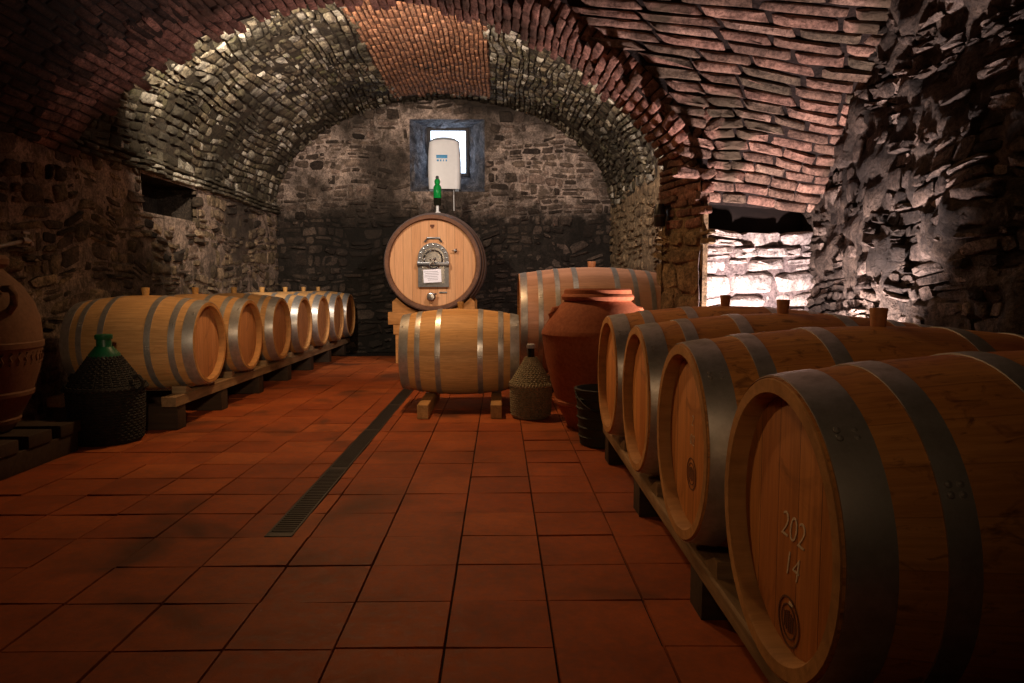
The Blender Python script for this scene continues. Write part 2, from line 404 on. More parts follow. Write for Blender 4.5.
M['mo_front'] = mat_stone('front_vault_mortar', [(.022, .013, .011)], .5)
M['st_niche'] = mat_stone('limewashed_stone', [(.52, .45, .43), (.62, .55, .53), (.44, .38, .37), (.58, .49, .45)], .5, spots=(.16, .13, .13), spot_lo=.64)
M['mo_niche'] = mat_stone('niche_joint', [(.20, .16, .16)], .5)
M['st_right'] = mat_stone('right_wall_stone', [(.09, .066, .052), (.20, .15, .125), (.05, .036, .03), (.30, .235, .20), (.03, .022, .018), (.12, .088, .07)], .12, stain=(.02, .014, .010), stain_scale=1.7, stain_lo=.5, stain_hi=.62, bump=1.0, spots=(.02, .015, .012), spot_lo=.54, fine=24)
M['mo_right'] = mat_stone('right_wall_mortar', [(.10, .075, .06)], .3, bump=.9, stain=(.02, .015, .012), stain_scale=2.2, stain_lo=.5, stain_hi=.6)
M['st_pier'] = mat_stone('pier_plaster', [(.22, .155, .09), (.27, .19, .11), (.18, .12, .07), (.25, .17, .095)], .35, spots=(.10, .07, .035), spot_lo=.57)
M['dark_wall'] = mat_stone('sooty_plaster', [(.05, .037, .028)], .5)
M['reveal'] = mat_stone('window_reveal', [(.15, .14, .15)], .3, spots=(.04, .036, .04), spot_lo=.5)

# ------------------------------------------------------------------ the setting
XL, XR, YB = -3.34, 1.68, 10.72          # cellar bay: left wall, right wall, back wall
YA0, YA1 = 5.10, 5.60                    # the arch, near and far face
XP = 1.29                                # pier face under the arch
ZS = 2.15                                # springing of the bay's vault
VC, VA, VBh = -.83, 2.51, 1.62           # vault: centre, half width, rise
AC, AR, AZ = -1.025, 2.88, 2.03-1.72     # arch: circle centre x, radius, centre z
XW = 2.50                                # far right rough wall
HOLE = (-1.34, -.226, 2.41, 3.47)        # window opening in the back wall

# floor: terracotta tiles, one mesh, each tile slightly different
mb = MB()
x0 = -.155-.305*14
DX0, DX1 = -.945, -.835                   # drain
for i in range(-1, 26):
    for j in range(-7, 34):
        xa = x0+.305*i; ya = 2.76-.2925*8+.2925*j-.0
        ya = 2.76+.2925*(j-9)
        if xa > 2.5 or xa < -4 or ya > 10.7 or ya < -1.6: continue
        segs = [(xa, xa+.305)]
        if ya+.2925 > 2.77 and ya < 8.0-.01:
            if xa < DX0 < xa+.305: segs = [(xa, DX0), (DX1, xa+.305)] if DX1 < xa+.305 else [(xa, DX0)]
            elif xa < DX1 < xa+.305: segs = [(DX1, xa+.305)]
            elif xa >= DX0 and xa+.305 <= DX1: segs = []
        for (a, b) in segs:
            if b-a < .03: continue
            g = .0018; dz = random.uniform(-.0022, .0022); tx = random.uniform(-.0018, .0018); ty = random.uniform(-.0018, .0018)
            q = [(a+g, ya+g), (b-g, ya+g), (b-g, ya+.2925-g), (a+g, ya+.2925-g)]
            mx, my = (a+b)/2, ya+.146
            top = [(mx+(px-mx)*.985, my+(py-my)*.985, dz+tx*(1 if px > mx else -1)+ty*(1 if py > my else -1)) for px, py in q]
            bot = [(px, py, -.012) for px, py in q]
            mb.add(bot+top, [(4, 5, 6, 7), (0, 1, 5, 4), (1, 2, 6, 5), (2, 3, 7, 6), (3, 0, 4, 7)])
fl = struct(mb.build('floor', M['tile'], smooth=False))
mb = MB(); mb.box((-.7, 4.6, -.06), (6.8, 12.6, .10)); struct(mb.build('floor_bed', M['grout'], fl, False))

# left wall
Pl = lambda U, V: np.stack([np.full_like(U, XL), U, V], 1)
LH = (6.72, 7.92, 1.70, 2.05)             # dark putlog-like hollow under the ledge
inl = lambda u, v: LH[0] < u < LH[1] and LH[2] < v < LH[3]
us = np.unique(np.round(np.concatenate([lin(-1.6, LH[0], .07), lin(LH[0], LH[1], .07), lin(LH[1], YB+.1, .07)]), 5))
vs = np.unique(np.round(np.concatenate([lin(0, LH[2], .07), lin(LH[2], LH[3], .07), lin(LH[3], 2.3, .07)]), 5))
wl = struct(sheet('wall_left', Pl, 1, us, vs, M['mo_left'], .022, 5, 5, inl))
mb = MB()
A_ = [(XL+.005, LH[0]-.03, LH[2]-.03), (XL+.005, LH[1]+.03, LH[2]-.03), (XL+.005, LH[1]+.03, LH[3]+.03), (XL+.005, LH[0]-.03, LH[3]+.03)]
B_ = [(XL-.45, y, z) for _, y, z in A_]
mb.add(A_+B_, [(0, 1, 5, 4), (1, 2, 6, 5), (2, 3, 7, 6), (3, 0, 4, 7), (4, 5, 6, 7)]); struct(mb.build('wall_hollow', M['dark_wall'], wl, False))
skl = lambda cu, cv_, w, h: cu+w*.22 > LH[0] and cu-w*.22 < LH[1] and cv_+h*.22 > LH[2] and cv_-h*.22 < LH[3]
stones('masonry', Pl, 1, (3.2, YB), (0, 2.05), (.055, .19), (.06, .30), .02, (-.014, .04), M['st_left'], 11, .5, .17, .10, parent=wl, split=.45, skip=skl)['kind'] = 'structure'
# ledge course where the vault starts
stones('ledge_course', lambda U, V: np.stack([XL+.03+0*U, U, V], 1), 1, (YA1, YB), (2.06, 2.17), (.05, .055), (.16, .34), .012, (.02, .05), M['st_vault'], 12, .4, .06, .012, parent=wl)['kind'] = 'structure'

# right wall of the bay
Pr = lambda U, V: np.stack([np.full_like(U, XR), U, V], 1)
wr = struct(sheet('wall_right', Pr, -1, lin(YA1-.2, YB+.1, .07), lin(0, 2.4, .07), M['st_pier'], .03, 4, 6))
stones('masonry', Pr, -1, (YA1, YB), (0, 2.2), (.08, .2), (.10, .3), .03, (.004, .03), M['st_pier'], 13, .55, .14, .05, parent=wr, split=.3)['kind'] = 'structure'

# back wall with the window opening
Pb = lambda U, V: np.stack([U, np.full_like(U, YB), V], 1)
us = np.unique(np.round(np.concatenate([lin(XL-.2, HOLE[0], .06), lin(HOLE[0], HOLE[1], .06), lin(HOLE[1], XR+.2, .06)]), 5))
vs = np.unique(np.round(np.concatenate([lin(0, HOLE[2], .06), lin(HOLE[2], HOLE[3], .06), lin(HOLE[3], 4.0, .06)]), 5))
inh = lambda u, v: HOLE[0] < u < HOLE[1] and HOLE[2] < v < HOLE[3]
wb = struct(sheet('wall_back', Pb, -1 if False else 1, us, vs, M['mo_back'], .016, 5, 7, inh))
def sk(cu, cv, w, h):
    return (cu+w*.42 > HOLE[0] and cu-w*.42 < HOLE[1] and cv+h*.42 > HOLE[2] and cv-h*.42 < HOLE[3])
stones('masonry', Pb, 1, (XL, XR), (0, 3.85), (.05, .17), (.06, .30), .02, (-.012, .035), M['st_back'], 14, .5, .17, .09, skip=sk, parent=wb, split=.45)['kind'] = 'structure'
# window recess
mb = MB(); hx0, hx1, hz0, hz1 = HOLE; bx0, bx1, bz0, bz1 = -1.13, -.485, 2.72, 3.47; yw = 11.28
F = [(hx0, YB, hz0), (hx1, YB, hz0), (hx1, YB, hz1), (hx0, YB, hz1)]; B = [(bx0, yw, bz0), (bx1, yw, bz0), (bx1, yw, bz1), (bx0, yw, bz1)]
for i in range(4):
    j = (i+1) % 4; nn = 10; vs_ = []; fs_ = []
    for a in range(nn+1):
        for b in range(nn+1):
            s, r = a/nn, b/nn
            p0 = Vector(F[i]).lerp(Vector(F[j]), s); p1 = Vector(B[i]).lerp(Vector(B[j]), s); q = p0.lerp(p1, r)
            if 0 < b < nn and 0 < a < nn: q += Vector([random.uniform(-.028, .028) for _ in range(3)])
            vs_.append(tuple(q))
    for a in range(nn):
        for b in range(nn): fs_.append((a*(nn+1)+b, (a+1)*(nn+1)+b, (a+1)*(nn+1)+b+1, a*(nn+1)+b+1))
    mb.add(vs_, fs_)
struct(mb.build('window_reveal', M['reveal'], wb, True, 40))
w1 = bpy.data.objects.new('window_1', None); COL.objects.link(w1); w1.location = ((bx0+bx1)/2, yw, (bz0+bz1)/2); struct(w1)
cx, cz = (bx1-bx0)/2, (bz1-bz0)/2
mb = MB(); fw = .05
for sx in (-1, 1): mb.box((sx*(cx-fw/2), 0, 0), (fw, .06, 2*cz), None, .006)
for sz in (-1, 1): mb.box((0, 0, sz*(cz-fw/2)), (2*cx-2*fw+.004, .058, fw), None, .006)
struct(mb.build('window_frame', M['frame'], w1))
t = NT('daylight_pane'); e = t.b
e.inputs['Base Color'].default_value = (.8, .85, .9, 1); e.inputs['Emission Color'].default_value = (.62, .78, 1, 1); e.inputs['Emission Strength'].default_value = 5.0
mb = MB(); mb.box((0, .015, 0), (2*cx-2*fw+.02, .012, 2*cz-2*fw+.02)); struct(mb.build('window_pane', t.m, w1))

# vault of the bay (u along the cellar, v = arc length)
th = np.linspace(0, PI, 400); ex = VC-VA*np.cos(th); ez = ZS+VBh*np.sin(th)
al = np.concatenate([[0], np.cumsum(np.hypot(np.diff(ex), np.diff(ez)))]); AL = al[-1]
Pv = lambda U, V: np.stack([np.interp(V, al, ex), U, np.interp(V, al, ez)], 1)
cv = struct(sheet('ceiling', Pv, 1, lin(YA1-.3, YB+.15, .09), lin(0, AL, .09), M['mo_vault'], .02, 5, 8))
va, vb = np.interp(-1.52, ex, al), np.interp(-.14, ex, al)
patch = lambda cu, cv_, w, h: va < cv_ < vb and 6.3 < cu < 10.35
stones('vault_masonry', Pv, 1, (YA1-.1, YB), (.03, AL-.03), (.05, .13), (.06, .24), .012, (.002, .038), M['st_vault'], 15, .45, .15, .06, skip=patch, parent=cv, split=.25)['kind'] = 'structure'
struct(sheet('brick_bed', Pv, 1, lin(6.25, 10.4, .1), lin(va-.02, vb+.02, .1), M['mo_orange'], .006, 6, 9, None, .012, cv))
stones('brick_patch', Pv, 1, (6.3, 10.36), (va, vb), (.052, .06), (.22, .27), .010, (.02, .034), M['br_orange'], 16, .26, .05, .015, parent=cv, split=0)['kind'] = 'structure'

# the arch: soffit, pier face, near face
ha = math.asin(2.315/AR); aL = 2*ha*AR
def Pa(U, V):
    g = -ha+V/AR
    return np.stack([np.minimum(AC+AR*np.sin(g), XPF(U)), U, AZ+AR*np.cos(g)], 1)
XPF = lambda Y: XP+.18*np.clip((YA1-Y)/(YA1-YA0), 0, 1)
aR = (ha+math.acos((1.62-AZ)/AR))*AR
arch = struct(sheet('trim_1', Pa, 1, lin(YA0, YA1, .06), lin(-.02, aR+.02, .06), M['mo_soffit'], .008, 6, 10))
stones('arch_brick', Pa, 1, (YA0+.0, YA1), (0, aR), (.06, .076), (.23, .31), .007, (.016, .034), M['br_soffit'], 17, .24, .05, .02, parent=arch, split=0)['kind'] = 'structure'
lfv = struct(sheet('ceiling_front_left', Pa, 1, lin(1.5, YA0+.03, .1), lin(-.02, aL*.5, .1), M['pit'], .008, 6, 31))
stones('vault_brick', Pa, 1, (1.5, YA0+.02), (0, aL*.49), (.06, .076), (.24, .34), .008, (.012, .032), M['br_shaded'], 32, .24, .05, .02, parent=lfv, split=0)['kind'] = 'structure'
for nm, yy in (('arch_near_face', YA0), ('arch_far_face', YA1)):
    mb = MB(); n = 40; vs_ = []; fs_ = []
    for k in range(n+1):
        g = -ha-.0+2*ha*k/n; x = AC+AR*math.sin(g); z = AZ+AR*math.cos(g)
        vs_ += [(x, yy, z-.005), (x, yy, 4.3)]
    for k in range(n): fs_.append((2*k, 2*k+2, 2*k+3, 2*k+1))
    mb.add(vs_, fs_); struct(mb.build(nm, M['mo_soffit'], arch, False))
def Pn(U, V):   # ring of the near face: u = around, v = outward
    g = -ha+U/AR; r = AR+V
    return np.stack([np.minimum(AC+r*np.sin(g), XP+.18+V), np.full_like(U, YA0-.005), AZ+r*np.cos(g)], 1)
stones('arch_voussoirs', Pn, 1, (aL*.5, aR-.42), (.01, .2), (.17, .18), (.06, .085), .006, (.004, .022), M['br_soffit'], 18, .38, .12, .01, parent=arch, split=0)['kind'] = 'structure'
Pp = lambda U, V: np.stack([XPF(U), U, V], 1)
pier = struct(sheet('trim_2', Pp, -1, lin(YA0, YA1, .05), lin(0, 1.66, .05), M['st_pier'], .02, 5, 11))
stones('pier_brick', lambda U, V: np.stack([XPF(U)+.004, U, V], 1), -1, (YA0, YA1-.1), (1.42, 1.66), (.07, .09), (.18, .3), .014, (.012, .035), M['br_soffit'], 19, .36, .09, .03, parent=pier, split=0)['kind'] = 'structure'
stones('pier_stone', Pp, -1, (YA0, YA1), (0, 1.40), (.10, .22), (.15, .4), .02, (.004, .028), M['st_pier'], 20, .5, .13, .05, parent=pier, split=.2)['kind'] = 'structure'
for nm, yy in (('pier_far_face', YA1), ('pier_near_face', YA0)):
    x1 = XR+.1 if yy == YA1 else XP+.21
    xa_ = XP-.01 if yy == YA1 else XP+.175
    mb = MB(); mb.add([(xa_, yy, 0), (x1, yy, 0), (x1, yy, 2.3 if yy == YA1 else 1.7), (xa_, yy, 2.3 if yy == YA1 else 1.7)], [(0, 1, 2, 3)]); struct(mb.build(nm, M['st_pier'], pier, False))

# front bay: splayed niche wall, brick cell over it, rough right wall
n0 = np.array([1.47, 5.12]); n1 = np.array([XW, 5.68])
nl = float(np.linalg.norm(n1-n0)); nd = (n1-n0)/nl
def Pq(U, V): return np.stack([n0[0]+nd[0]*U, n0[1]+nd[1]*U, V], 1)
niche = struct(sheet('wall_niche', Pq, 1, lin(-.02, nl+.1, .04), lin(0, 1.385, .04), M['mo_niche'], .03, 5, 12))
stones('masonry', Pq, 1, (-.03, nl), (0, 1.36), (.06, .18), (.16, .5), .014, (.005, .06), M['st_niche'], 21, .38, .12, .04, parent=niche, split=.3, flush=True)['kind'] = 'structure'
mb = MB()
mb.box((0, 0, 0), (nl+.02, .10, .44), None, .014, .006)
lt = mb.build('lintel', M['lintel'], niche); lt.location = (n0[0]+nd[0]*(nl/2+.12)-nd[1]*.15, n0[1]+nd[1]*(nl/2+.12)+nd[0]*.15, 1.49); lt.rotation_euler = (0, 0, math.atan2(nd[1], nd[0])); struct(lt)
tk = np.array([0, .34, .66, 1.0, 1.36, 1.75, 2.2, 3.0])
def cell(U, V):   # U 0..1 across, V = height run
    Lx = np.interp(V, tk, [1.48, 1.46, 1.31, .96, .46, .2, 0, -.2]); Ly = np.interp(V, tk, [5.12, 5.09, 5.08, 5.07, 5.06, 5.0, 4.5, 3.6]); Lz = np.interp(V, tk, [1.59, 1.95, 2.27, 2.63, 3.0, 3.3, 3.45, 3.54])
    Rx = np.full_like(V, XW+.03); Ry = np.interp(V, tk, [5.70, 5.42, 5.17, 4.91, 4.65, 4.35, 4.0, 3.2]); Rz = np.interp(V, tk, [1.59, 1.87, 2.14, 2.42, 2.69, 3.0, 3.3, 3.54])
    return np.stack([Lx+(Rx-Lx)*U, Ly+(Ry-Ly)*U, Lz+(Rz-Lz)*U], 1)
W_ = 1.3
Pc = lambda U, V: cell(U/W_, V)
fcell = struct(sheet('ceiling_front', Pc, 1, lin(-.05, W_+.1, .05), lin(0, 3.0, .05), M['mo_front'], .012, 6, 13))
stones('cell_brick', Pc, 1, (0, W_), (.0, 2.6), (.066, .082), (.24, .38), .008, (.016, .042), M['br_front'], 22, .24, .06, .03, parent=fcell, split=0)['kind'] = 'structure'
Pw = lambda U, V: np.stack([XW+.10*vnoise(np.stack([U, V, 0*U], 1), 1.3, 77), U, V], 1)
wrr = struct(sheet('wall_right_front', Pw, -1, lin(-1.6, 5.9, .035), lin(0, 3.6, .035), M['mo_right'], .07, 5, 14))
stones('masonry', Pw, -1, (1.2, 5.75), (0, 3.5), (.05, .16), (.06, .28), .010, (-.025, .04), M['st_right'], 23, .5, .17, .12, parent=wrr, split=.45, tilt=.2)['kind'] = 'structure'
# rest of the front bay (dark, mostly out of view)
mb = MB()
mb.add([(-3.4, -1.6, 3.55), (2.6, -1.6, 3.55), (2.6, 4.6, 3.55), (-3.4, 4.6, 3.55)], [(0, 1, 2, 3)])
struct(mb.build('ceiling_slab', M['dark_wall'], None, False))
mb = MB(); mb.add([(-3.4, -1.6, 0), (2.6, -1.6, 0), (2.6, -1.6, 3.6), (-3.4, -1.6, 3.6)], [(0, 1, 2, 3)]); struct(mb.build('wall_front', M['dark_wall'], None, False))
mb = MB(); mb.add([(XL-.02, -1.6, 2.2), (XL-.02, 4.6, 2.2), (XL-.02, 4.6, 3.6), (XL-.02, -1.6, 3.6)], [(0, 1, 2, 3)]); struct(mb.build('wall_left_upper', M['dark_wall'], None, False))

# ------------------------------------------------------------------ barrels
def barrel(name, label, group, L, Rh, Rb, hoops, mats, head_in=.04, rim=.030, bung=.03):
    """barrel lying along its X axis, thing's base on the belly's underside (z = 0)"""
    body, headm, hoopm, rimm, bungm = mats
    r = lambda x: Rb-(Rb-Rh)*(abs(2*x/L))**1.9
    root = thing(name, label, 'barrel', group=group); n = 64
    mb = MB(); h = L/2
    mb.lathe([(r(-h+2*h*k/28), -h+2*h*k/28) for k in range(29)], n, 'X'); b = mb.build('staves', body, root, True, 60, (0, 0, Rb))
    for s in (-1, 1):
        mb = MB(); mb.lathe([(Rh-rim-.004, s*(h-head_in-.02)), (Rh-rim-.002, s*(h-.004)), (Rh-rim+.003, s*(h+.002)), (Rh-.004, s*(h+.002)), (Rh+.0005, s*(h-.004))], n, 'X')
        mb.build('chime', rimm, root, True, 40, (0, 0, Rb))
        mb = MB(); mb.lathe([(.0005, s*(h-head_in)), (Rh-rim-.012, s*(h-head_in)), (Rh-rim+.004, s*(h-head_in-.008)), (Rh-rim+.004, s*(h-head_in-.02)), (.0005, s*(h-head_in-.02))], n, 'X')
        mb.build('head', headm, root, True, 30, (0, 0, Rb))
    for (f, w) in hoops:
        for s in (-1, 1):
            x = s*(h-f*L); a, c = x-w/2, x+w/2
            mb = MB(); mb.lathe([(r(a)+.0005, a), (r(a)+.0035, a), (r(x)+.0042, x), (r(c)+.0035, c), (r(c)+.0005, c)], n, 'X')
            for q in (-.22, .22):
                an = 2.2+f*3
                for dx in (-.25, .25):
                    mb.lathe([(.0065, 0), (.006, .003), (.0005, .0045)], 8, 'Z', Matrix.Translation((x+dx*w*.8, (r(x)+.0035)*math.cos(an+q*.12), (r(x)+.0035)*math.sin(an+q*.12))) @ Matrix.Rotation(an-PI/2+q*.12, 4, 'X'))
            mb.build('hoop', hoopm, root, True, 40, (0, 0, Rb))
    mb = MB(); mb.lathe([(.0005, -.03), (bung*.72, -.03), (bung*.78, .0), (bung*.95, .052), (bung*.9, .056), (.0005, .057)], 18)
    mb.build('bung', bungm, root, True, 40, (0, 0, 2*Rb))
    return root
HO6 = [(.040, .072), (.155, .042), (.325, .042)]
OAK = (M['oak'], M['oak_head'], M['hoop'], M['rim'], M['bung_pale'])
bL = barrel('oak_barrel', 'pale oak barrel standing behind the dark green-capped demijohn, nearest of its row', 'oak barrels in the left row', .93, .30, .352, HO6, OAK)
LY = [5.28, 6.14, 7.00, 7.84, 8.68, 9.46, 10.22]
names = ['', 'pale oak barrel second from the green-capped demijohn in the left row', 'pale oak barrel third from the green-capped demijohn in the left row',
         'pale oak barrel in the middle of the seven along the left wall', 'pale oak barrel third from the back wall in the left row',
         'small-looking oak barrel second from the back wall in the left row', 'dim oak barrel tight against the back wall, last of the left row']
XLB = -2.16-.465
for i, y in enumerate(LY):
    if i == 0: bL.location = (XLB, y, .228)
    else: dup(bL, (XLB+random.uniform(-.012, .012), y, .228), random.uniform(-.012, .012), names[i])
OLD = (M['oak_red'], M['oak_head_old'], M['hoop'], M['rim'], M['bung'])
HO6R = [(.036, .078), (.150, .05), (.325, .05)]
bR = barrel('large_oak_barrel', 'long oak barrel filling the near right corner, chalk writing on its head', 'long oak barrels in the right row', 1.22, .30, .355, HO6R, OLD, .036, .034, .028)
RY = [1.40, 2.15, 2.90, 3.62]
rl = ['', 'long oak barrel with faint chalk and burnt stamp, second from the near right corner', 'long oak barrel third from the near right corner, bung before the lit niche', 'long oak barrel beside the dark tub, farthest of the right row']
XRB = .555+.61
RB = [bR]
RZ = [.160, .167, .178, .188]
bR.location = (XRB, RY[0], RZ[0])
for i in (1, 2, 3): RB.append(dup(bR, (XRB+(.0, .006, -.004)[i-1], RY[i], RZ[i]), (0.004, -.006, .01)[i-1], rl[i]))
# chalk and burnt marks on the two nearest heads
def text_mesh(name, s, size, mat, parent, loc, ext=.0008, shear=0):
    cu = bpy.data.curves.new('txt', 'FONT'); cu.body = s; cu.size = size; cu.extrude = ext; cu.align_x = 'CENTER'; cu.offset = -.0012; cu.shear = shear
    o = bpy.data.objects.new('txt', cu); COL.objects.link(o)
    dg = bpy.context.evaluated_depsgraph_get(); me = bpy.data.meshes.new_from_object(o.evaluated_get(dg)); bpy.data.objects.remove(o)
    me.name = name; me.materials.clear()
    m = link(name, me, mat, parent)
    m.rotation_euler = (PI/2, 0, -PI/2); m.location = loc
    return m
def head_marks(b, chalk, burn):
    hd = [c for c in b.children if c.name.startswith('head')][0]
    x = -(.61-.036)-.001
    for (s, sz, y, z) in chalk: text_mesh('chalk_mark', s, sz, M['chalk'], hd, (x, y, z), .0006, .2)
    for (y, z, r) in burn:
        mb = MB()
        for (ra, rb_) in ((r, r*.92), (r*.7, r*.64)):
            mb.lathe([(ra, x), (ra, x-.001), (rb_, x-.001), (rb_, x)], 28, 'X', Matrix.Translation((0, y, z)))
        for k in range(-2, 3): mb.box((x-.0005, y+k*r*.19, z), (.001, r*.07, r*(.9-.12*abs(k))))
        mb.build('burnt_stamp', M['brand'], hd)
head_marks(bR, [('202', .078, -.02, -.03), ('14', .075, -.02, -.105), ('-', .09, -.02, -.18)], [(-.015, -.20, .052)])
head_marks(RB[1], [('2', .05, -.02, .05), ('02', .05, -.02, -.01)], [(-.02, -.10, .05)])

# barrel in the middle on two rails
bM = barrel('cradled_barrel', 'oak barrel lying across two short rails in the middle of the floor', None, .96, .30, .357, HO6, OAK)
bM.location = (-.325, 5.86, .10)
for i, (x, lb) in enumerate(((-.585, 'short timber rail under the middle barrel, at its drain side'), (-.03, 'short timber rail under the middle barrel, at its demijohn side'))):
    mb = MB(); mb.box((0, 0, .052), (.085, 1.05, .104), None, .006); tag(mb.build('timber_rail', M['rail']), lb, 'rail', 'rails under the middle barrel').location = (x, 5.79, 0)
# notches: the rails are shaped by two chocks that hold the belly
# big barrel by the right wall
HO8 = [(.028, .062), (.135, .045), (.245, .045), (.365, .05)]
bB = barrel('tonneau', 'big pinkish oak barrel behind the terracotta jar, eight hoops', None, 1.44, .47, .535, HO8, (M['oak_pink'], M['oak_head'], M['hoop'], M['rim'], M['bung']), .05, .034, .045)
bB.location = (.905, 6.98, .115)
mb = MB()
for sx in (-.5, .5): mb.box((sx, 0, .052), (.10, .9, .104), None, .006)
mb.box((0, -.36, .03), (1.1, .06, .06), None, .005); mb.box((0, .36, .03), (1.1, .06, .06), None, .005)
tag(mb.build('barrel_cradle', M['rack_dark']), 'dark low timber cradle under the big pinkish barrel', 'cradle').location = (.905, 6.98, 0)

# racks under the two rows
def rack(name, label, xs, y0, y1, ztop, feet, hw=.05, th=.07, m=M['rack']):
    rt = thing(name, label, 'rack', (0, (y0+y1)/2, 0)); L = y1-y0
    for x in xs:
        mb = MB(); mb.box((x, 0, ztop-th/2), (2*hw, L, th), None, .006, .002); mb.build('rail', m, rt)
    for y in feet:
        mb = MB(); mb.box(((xs[0]+xs[-1])/2, y-(y0+y1)/2, (ztop-th)/2), (abs(xs[-1]-xs[0])+2*hw-.02, .13, ztop-th-.001), None, .008, .002); mb.build('block', M['rack_dark'], rt)
    return rt
rkL = rack('barrel_rack', 'long low dark timber rack under the left row of barrels', (-2.28, -3.06), 4.84, 10.5, .238, [4.95, 5.72, 6.6, 7.5, 8.4, 9.3, 10.2])
rkR = rack('barrel_rack', 'long low timber rack under the right row of barrels', (.655, 1.62), .9, 4.02, .20, [1.15, 2.10, 3.05, 3.93], .062, .05)
rkR.rotation_euler = (.0105, 0, 0); rkR.location.z = -.012
# wedges holding the barrels
def wedges(rt, xs, ys, dy, z, m, size=(.10, .13, .045)):
    for y in ys:
        for s in (-1, 1):
            for x in xs:
                mb = MB(); mb.prism([(-s*.065, 0), (s*.065, 0), (s*.065, .05), (s*.03, .05)], -.05, .05, Matrix.Rotation(PI/2, 4, 'Z'))
                o = mb.build('wedge', m, rt, False); o.location = (x, y+s*dy-rt.location.y, z)
wedges(rkL, (-2.29, -3.06), LY[:6], .19, .237, M['rack_pale'])
wedges(rkR, (.655, 1.62), RY, .18, .199, M['rack_pale'])

# ------------------------------------------------------------------ the big upright-headed cask at the back
ck = thing('wine_cask', 'large wine cask with steel manhole, head towards the room, by the back wall', 'cask', (-.855, 9.0, .622))
Lk, Rk, Rkb = 1.25, .605, .675; CZ = .67
rk = lambda y: Rkb-(Rkb-Rk)*abs(2*(y-Lk/2)/Lk)**1.9
mb = MB(); mb.lathe([(rk(Lk*k/24), Lk*k/24) for k in range(25)], 72, 'Y'); mb.build('staves', M['cask_body'], ck, True, 60, (0, 0, CZ))
for s in (0, 1):
    f = (lambda y: y) if s == 0 else (lambda y: Lk-y)
    mb = MB(); mb.lathe([(Rk-.052, f(.07)), (Rk-.05, f(.003)), (Rk-.045, f(-.003)), (Rk-.004, f(-.003)), (Rk+.001, f(.004))], 72, 'Y'); mb.build('chime', M['cask_rim'], ck, True, 40, (0, 0, CZ))
    mb = MB(); mb.lathe([(.0005, f(.055)), (Rk-.06, f(.05)), (Rk-.045, f(.06)), (Rk-.045, f(.09)), (.0005, f(.09))], 72, 'Y'); mb.build('head', M['cask_head'], ck, True, 30, (0, 0, CZ))
for y, w in ((.045, .075), (.20, .06), (.40, .06), (Lk-.40, .06), (Lk-.20, .06), (Lk-.045, .075)):
    mb = MB(); mb.lathe([(rk(y-w/2), y-w/2), (rk(y-w/2)+.006, y-w/2), (rk(y)+.007, y), (rk(y+w/2)+.006, y+w/2), (rk(y+w/2), y+w/2)], 72, 'Y'); mb.build('hoop', M['cask_hoop'], ck, True, 40, (0, 0, CZ))
# manhole door (steel arch), frame, crossbar, screw wheel
hy = .05
def archpoly(w, z0, zs, n=14): return [(-w, z0), (w, z0)]+[(w*math.cos(PI*k/n), zs+w*math.sin(PI*k/n)) for k in range(n+1)]
hat = MB(); P0 = archpoly(.195, -.285, .08)
hat.prism(P0, hy-.022, hy+.01)
hatch = hat.build('manhole_door', M['steel'], ck, True, 30, (.01, 0, CZ-.02))
mb = MB()
o1, i1 = archpoly(.195, -.285, .08), archpoly(.14, -.235, .08); n = len(o1)
vs_ = [(x, hy-.045, z) for x, z in o1]+[(x, hy-.045, z) for x, z in i1]+[(x, hy-.021, z) for x, z in o1]+[(x, hy-.021, z) for x, z in i1]
fs_ = []
for k in range(n):
    l = (k+1) % n
    fs_ += [(k, l, n+l, n+k), (2*n+k, 2*n+l, l, k), (3*n+k, n+k, n+l, 3*n+l)]
mb.add(vs_, fs_); mb.build('door_flange', M['steel_dark'], hatch, True, 30)
for k in range(9):
    mb = MB(); a = PI*k/8; mb.lathe([(.012, 0), (.011, .012), (.0005, .014)], 8, 'Z', Matrix.Translation((.168*math.cos(a), hy-.044, .08+.168*math.sin(a))) @ Matrix.Rotation(PI/2, 4, 'X')); mb.build('bolt', M['steel'], hatch)
mb = MB(); mb.box((0, hy-.075, .005), (.40, .03, .045), None, .006)
for s in (-1, 1): mb.box((s*.185, hy-.045, .005), (.03, .06, .07), None, .005)
mb.build('crossbar', M['steel_dark'], hatch)
mb = MB(); mb.lathe([(.0005, -.13), (.018, -.13), (.02, -.09), (.03, -.085), (.03, -.065), (.0005, -.06)], 16, 'Y', Matrix.Translation((0, hy, .04)))
for k in range(4):
    a = PI/4+k*PI/2; mb.tube([(.0, hy-.105, .04), (.055*math.cos(a), hy-.11, .04+.055*math.sin(a))], [.011, .013], 8)
mb.lathe([(.105, -.052), (.115, -.06), (.125, -.052), (.115, -.044)], 32, 'Y', Matrix.Translation((0, hy, .065)), True)
mb.build('clamp_wheel', M['steel'], hatch)
mb = MB(); mb.box((0, 0, 0), (.225, .003, .165)); pp = mb.build('paper_note', M['paper'], ck, False, loc=(.0, hy-.085, CZ-.165)); pp.rotation_euler = (0, math.radians(-3), 0)
mb = MB()
for k in range(6): mb.box((random.uniform(-.02, .01), -.0022, .055-.021*k), (.15+random.uniform(-.04, .03), .001, .004))
mb.build('handwriting', M['ink'], pp, False)
mb = MB(); mb.box((.01, hy-.012, CZ+.315), (.17, .012, .022), None, .003)
for s in (-1, 1): mb.tube([(.01+s*.07, hy, CZ+.31), (.01+s*.09, hy-.03, CZ+.285), (.01+s*.11, hy-.03, CZ+.265)], .013, 8)
mb.build('hanger_bracket', M['steel_dark'], ck)
mb = MB(); mb.box((-.002, hy-.004, CZ+.47), (.055, .004, .03), None, .002); mb.box((-.002, hy-.005, CZ+.445), (.03, .004, .012)); mb.build('burnt_logo', M['brand'], ck)
